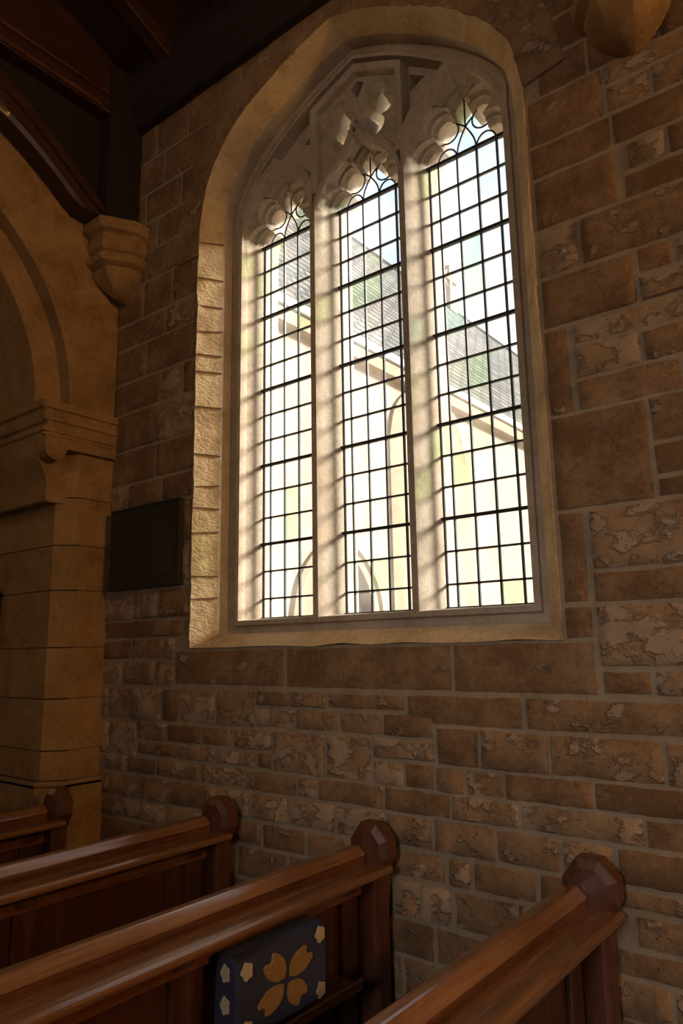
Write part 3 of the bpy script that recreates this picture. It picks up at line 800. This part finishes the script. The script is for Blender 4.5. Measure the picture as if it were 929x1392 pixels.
# ------------------------------------------------------------------ pews (local x = 0 at the middle of the pew end, y from the wall)
def make_pew():
    root = empty('pew')
    # shaped ends
    out = [(-.078, 0), (-.078, .80), (-.080, .835), (-.0835, .865), (-.0835, .915), (-.036, .978), (.034, .978), (.0835, .925), (.0835, .865), (.066, .835), (.045, .80), (.045, 0)]
    cen = [(-.058, .0), (-.058, .80), (-.058, .835), (-.0575, .872), (-.0575, .905), (-.024, .952), (.023, .952), (.0575, .913), (.0575, .872), (.044, .835), (.028, .80), (.028, 0)]
    for y0, y1, y2 in ((-.042, -.100, -.116), (-2.978, -2.920, -2.904)):
        mb = MB(); mb.loft([[(x, y0, z) for x, z in out], [(x, y1, z) for x, z in out], [(x, y2, z) for x, z in cen]], True, True, True)
        mb.build('pew_end', M['pew_end'], root, smooth=0, bevel=.003)
    ya, yb = -2.90, -.118
    def run(name, prof, m=M['pew'], bev=.004, a=ya, b=yb, par=root):
        mb = MB(); mb.loft([[(x, y, z) for x, z in prof] for y in (a, a+(b-a)*.5, b)], True, True, True)
        return mb.build(name, m, par, smooth=18, bevel=bev)
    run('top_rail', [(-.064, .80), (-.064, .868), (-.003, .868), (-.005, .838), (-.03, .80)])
    run('rail_cap', [(-.070, .868), (-.070, .892), (-.066, .899), (-.060, .902), (-.034, .903), (-.028, .901), (-.005, .880), (-.001, .874), (-.001, .868)], M['pew_worn_lit'])
    run('book_ledge', [(-.03, .812), (.078, .812), (.088, .817), (.092, .826), (.088, .836), (.078, .842), (-.03, .845)], M['pew_worn_lit'], b=-.075)
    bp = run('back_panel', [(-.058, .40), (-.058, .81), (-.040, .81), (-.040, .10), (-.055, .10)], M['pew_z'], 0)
    for y in (-.235, -.98, -1.72, -2.46):
        mb = MB(); mb.box(-.041, -.020, y, y+.085, .10, .80); mb.build('stile', M['pew_z'], bp, smooth=0, bevel=.006)
    run('muntin_rail', [(-.041, .735), (-.018, .735), (-.022, .765), (-.022, .812), (-.041, .812)], par=bp)
    run('seat', [(-.50, .425), (-.505, .435), (-.50, .45), (-.05, .435), (-.05, .41), (-.49, .415)])
    run('seat_front', [(-.48, .0), (-.46, .0), (-.46, .418), (-.48, .418)], M['pew_z'])
    sh = run('lower_shelf', [(-.04, .505), (.085, .505), (.10, .510), (.105, .520), (.105, .545), (.098, .548), (.092, .545), (.09, .528), (-.04, .525)], a=-2.88, b=-.285)
    return root
PEWS = [(1.010, 0, 'varnished pew nearest the camera, its ledge running to the bottom edge of the picture'),
        (.197, 0, 'varnished pew with a blue and tan kneeler hung under its book ledge'),
        (-.632, 0, 'varnished pew just ahead of the pew with the kneeler, below the window'),
        (-1.46, -.275, 'farthest varnished pew, in front of the stone arch pier at the left edge')]
proto = make_pew()
for i, (x, dy, lab) in enumerate(PEWS):
    o = proto if i == 0 else copy_tree(proto)
    o.location = (x, dy, 0); tag(o, lab, 'pew', 'pews in a row along the wall')

# ------------------------------------------------------------------ kneeler hung on the back of the second pew
kn = empty('kneeler', (.215, -.70, .548))
tag(kn, 'navy tapestry kneeler with tan cross and cream flowers, propped on the pew back', 'kneeler')
mb = MB()
K0, K1 = -.15, .235
prof = [(-.02, .0), (.070, .0), (.084, .02), (.080, .19), (.062, .222), (-.01, .225)]
mb.loft([[(x, y, z) for x, z in prof] for y in (K0, K0+.012, K1-.012, K1)], True, True, True)
mb.build('cushion', M['navy'], kn, smooth=50, bevel=.012, seg=3)
def blob(name, m, cy, cz, pts, on_side=False):
    mb = MB(); q = interp([Vector(p) for p in pts + [pts[0]]], 26)[:-1]
    if not on_side: l0 = [(.080, cy+p[0], cz+p[1]) for p in q]; l1 = [(.0855, cy+p[0]*.96, cz+p[1]*.96) for p in q]
    else: l0 = [(cy+p[0], K0+.002, cz+p[1]) for p in q]; l1 = [(cy+p[0]*.96, K0-.003, cz+p[1]*.96) for p in q]
    mb.loft([l0, l1], True, False, True); mb.build(name, m, kn, smooth=40)
for a in range(4):
    t = math.radians(35 + 90*a); c_, s_ = math.cos(t), math.sin(t)
    pet = [(.012, .0), (.030, .024), (.062, .034), (.095, .020), (.082, .0), (.098, -.022), (.062, -.034), (.030, -.022)]
    blob('embroidered_petal', M['tan'], .045, .112, [(x*c_*1.35 - y*s_*1.2, x*s_*.95 + y*c_*.95) for x, y in pet])
for cy, cz in ((-.115, .185), (-.115, .04), (.20, .035), (.20, .19)):
    blob('embroidered_flower', M['cream'], cy, cz, [(.024*math.cos(q*PI/5)*(1 if q % 2 else .78), .026*math.sin(q*PI/5)*(1 if q % 2 else .78)) for q in range(10)])
for cz in (.18, .10, .03):
    blob('embroidered_flower', M['cream'], .034, cz, [(.020*math.cos(q*PI/5)*(1 if q % 2 else .78), .026*math.sin(q*PI/5)*(1 if q % 2 else .78)) for q in range(10)], True)

# ------------------------------------------------------------------ outside: ground and the neighbouring wing of the church
mb = MB(); mb.box(-30, 40, .62, 60, -.5, -.3); tag(mb.build('ground', M['pale_ground'], smooth=0), kind='structure')
bd = empty('building', (-3, 7, -.3))
tag(bd, 'sunlit stone church wing with a slate roof, seen through the window', 'building')
def bp_(o):
    o.parent = bd; o.matrix_parent_inverse = Matrix.Translation((3, -7, .3)); return o
BX = -3.0; Y0, Y1 = 1.2, 15.0; EZ = 5.15
def gothic(cy, hw, zb, zsp, apex, n=14):
    p = [Vector((cy-hw, zb)), Vector((cy-hw, zsp))]
    p += interp([Vector((cy-hw, zsp)), Vector((cy-hw*.86, zsp+(apex-zsp)*.45)), Vector((cy-hw*.5, zsp+(apex-zsp)*.78)), Vector((cy, apex))], n)[1:]
    q = [Vector((2*cy-v[0], v[1])) for v in p[::-1]]
    return p + q[1:]
OPEN = [('window', 5.85, .50, 2.1, 4.15, 4.80, .55), ('doorway', 3.81, .62, -.3, 1.85, 2.75, .20)]
mb = MB()
holes = [gothic(c, hw, zb, zs_, ap) for _, c, hw, zb, zs_, ap, _b in OPEN]
outl = [Vector((Y0, -.31)), Vector((Y0, EZ+.1)), Vector((Y1, EZ+.1)), Vector((Y1, -.31))]
mb.tess([yz(outl, BX)] + [yz(h, BX) for h in holes])
for h in holes: mb.loft([yz(h, BX), yz(h, BX-.22)])
bwall = bp_(mb.build('wall', M['outside'], smooth=0))
mb = MB(); gable = [(BX, -.31), (BX, EZ+.1), (-5.1, 8.7), (-7.2, EZ+.1), (-7.2, -.31)]
for y in (Y0, Y1):
    mb = MB(); mb.loft([[(x, y, z) for x, z in gable], [(x, y+.3*(1 if y < 5 else -1), z) for x, z in gable]], True, True, True)
    bp_(mb.build('gable_wall', M['outside'], smooth=0))
for (nm, c, hw, zb, zs_, ap, bw) in OPEN:
    inn = gothic(c, hw, zb, zs_, ap); ou = gothic(c, hw+bw, zb-(.12 if nm == 'window' else 0), zs_, ap+bw*.75)
    mb = MB(); mb.loft([yz(ou, BX-.02), yz(ou, BX+.05), yz([a.lerp(b, .3) for a, b in zip(ou, inn)], BX+.07), yz([a.lerp(b, .45) for a, b in zip(ou, inn)], BX+.035), yz(inn, BX+.03), yz(inn, BX-.15)])
    fr = mb.build('window_surround' if nm == 'window' else 'door_surround', M['dressing'], bwall, smooth=30)
    mb = MB(); mb.tess([yz(inn, BX-.15)]); mb.tess([yz(inn, BX-.17)])
    mb.build('pane' if nm == 'window' else 'door', M['dark_glass'] if nm == 'window' else M['dressing'], bwall, smooth=0)
# roof: slab along the slope, slates in its own frame
rl = math.hypot(2.2, 3.62); ra = math.atan2(3.62, 2.2)
mb = MB(); mb.box(Y0-.2, Y1+.2, -.0, rl, -.10, 0)        # local x = along the ridge, y = up the slope
rf = mb.build('roof', M['slate'], smooth=0)
rf.matrix_world = Matrix(((0, -math.cos(ra), math.sin(ra), -2.9), (1, 0, 0, 0), (0, math.sin(ra), math.cos(ra), EZ+.02), (0, 0, 0, 1)))
rf.parent = bd; rf.matrix_parent_inverse = Matrix.Translation((3, -7, .3))
mb = MB(); mb.box(Y0-.2, Y1+.2, -.0, rl, -.10, 0)
rf2 = mb.build('roof', M['slate'], smooth=0)
rf2.matrix_world = Matrix(((0, math.cos(ra), -math.sin(ra), -7.3), (1, 0, 0, 0), (0, math.sin(ra), math.cos(ra), EZ+.02), (0, 0, 0, 1)))
rf2.parent = bd; rf2.matrix_parent_inverse = Matrix.Translation((3, -7, .3))
mb = MB(); mb.box(-2.95, -2.82, Y0-.2, Y1+.2, EZ-.02, EZ+.10); bp_(mb.build('gutter', M['gutter'], smooth=0, bevel=.02))
mb = MB(); mb.box(-3.0, -2.86, Y0-.2, Y1+.2, EZ-.18, EZ-.03); bp_(mb.build('eaves_board', M['dressing'], smooth=0))
# stone cross on the ridge
mb = MB(); fy = 10.45; zr = 8.76
mb.box(-5.16, -5.04, fy-.06, fy+.06, zr-.1, zr+1.0); mb.box(-5.17, -5.03, fy-.26, fy+.26, zr+.62, zr+.74); mb.box(-5.2, -5.0, fy-.16, fy+.16, zr-.1, zr+.14)
mb.tube([(-5.1, fy+.19*math.cos(t*PI/8), zr+.68+.19*math.sin(t*PI/8)) for t in range(17)], .04)
bp_(mb.build('ridge_cross', M['dressing'], smooth=30, bevel=.015))

# ------------------------------------------------------------------ light
w = bpy.data.worlds.new('sky'); S.world = w; w.use_nodes = True; nt = w.node_tree
bg = nt.nodes['Background']
tc = N(nt, 'ShaderNodeTexCoord')
cl = noise_tex(nt, mapping(nt, tc.outputs['Generated'], (1, 1, 2.2)), 2.6, 6, .6)
nt.links.new(ramp(nt, cl, [(.42, (.62, .80, 1.0)), (.60, (1.0, 1.0, 1.0))]), bg.inputs['Color'])
bg.inputs['Strength'].default_value = 1.5

def light(name, kind, loc, energy, color, **kw):
    d = bpy.data.lights.new(name, kind); d.energy = energy; d.color = color
    for k, v in kw.items(): setattr(d, k, v)
    o = bpy.data.objects.new(name, d); COL.objects.link(o); o.location = loc
    return o
def aim(o, d): o.rotation_euler = Vector(d).to_track_quat('-Z', 'Y').to_euler()
sun = light('hazy_sun', 'SUN', (8, 6, 9), 15.0, (1.0, .95, .87), angle=math.radians(13)); aim(sun, (-1, -.80, -.55))
# added room fills from unseen sources, and the warm nave and chancel lamps
for x, e, c_ in ((-1.2, 5, (1.0, .80, .55)), (1.8, 15, (1.0, .92, .88))):
    o = light('back_wall_fill', 'AREA', (x, -6.1, 2.3), e, c_, shape='RECTANGLE', size=1.3, size_y=2.4); aim(o, (0, 1, 0))  # added area fills on the solid back wall; no windows stand there
o = light('right_side_fill', 'AREA', (6.1, -2.4, 1.2), 16, (1.0, .93, .93), shape='RECTANGLE', size=1.4, size_y=2.2); aim(o, (-1, .2, 0))  # added fill grazing the wall from the right; no doorway there
o = light('lower_wall_fill', 'SPOT', (2.3, -6.0, 2.7), 215, (1.0, .92, .88), spot_size=math.radians(46), spot_blend=1.0, shadow_soft_size=.5); aim(o, (-1.0, 6.0, -2.0))  # added spot to brighten the lower right wall; no doorway there
light('nave_lamp', 'POINT', (6.0, -.85, 3.4), 300, (1.0, .54, .16), shadow_soft_size=.2)
light('overhead_fill', 'POINT', (.3, -3.0, 4.7), 24, (1.0, .60, .26), shadow_soft_size=.18)  # added overhead fill to brighten the pew ledges; no lamp hangs here
light('chancel_lamp', 'POINT', (-5.2, -1.9, 3.0), 22, (1.0, .50, .14), shadow_soft_size=.2)

# ------------------------------------------------------------------ camera
cam = bpy.data.cameras.new('camera'); co = bpy.data.objects.new('camera', cam); COL.objects.link(co)
C = (1.8743240818, -2.3764150961, 1.6)
r = Vector((0.7861634213701848, 0.6178121243718461, -0.015976666694642545))
u = Vector((0.12894121475412024, -0.13868499527893863, 0.9819066326389923))
f = Vector((-0.6044180987009382, 0.7739991285935839, 0.1886905161875278))
co.matrix_world = Matrix(((r.x, u.x, -f.x, C[0]), (r.y, u.y, -f.y, C[1]), (r.z, u.z, -f.z, C[2]), (0, 0, 0, 1)))
cam.sensor_fit = 'VERTICAL'; cam.sensor_height = 36; cam.lens = 25.408; cam.clip_start = .05
S.camera = co
S.view_settings.view_transform = 'Standard'; S.view_settings.look = 'None'
S.view_settings.exposure = 0; S.view_settings.gamma = 1; S.view_settings.use_curve_mapping = False
S.cycles.use_denoising = True
S.cycles.max_bounces = 10; S.cycles.diffuse_bounces = 5; S.cycles.transparent_max_bounces = 16
S.cycles.caustics_reflective = False; S.cycles.caustics_refractive = False
S.cycles.sample_clamp_indirect = 6
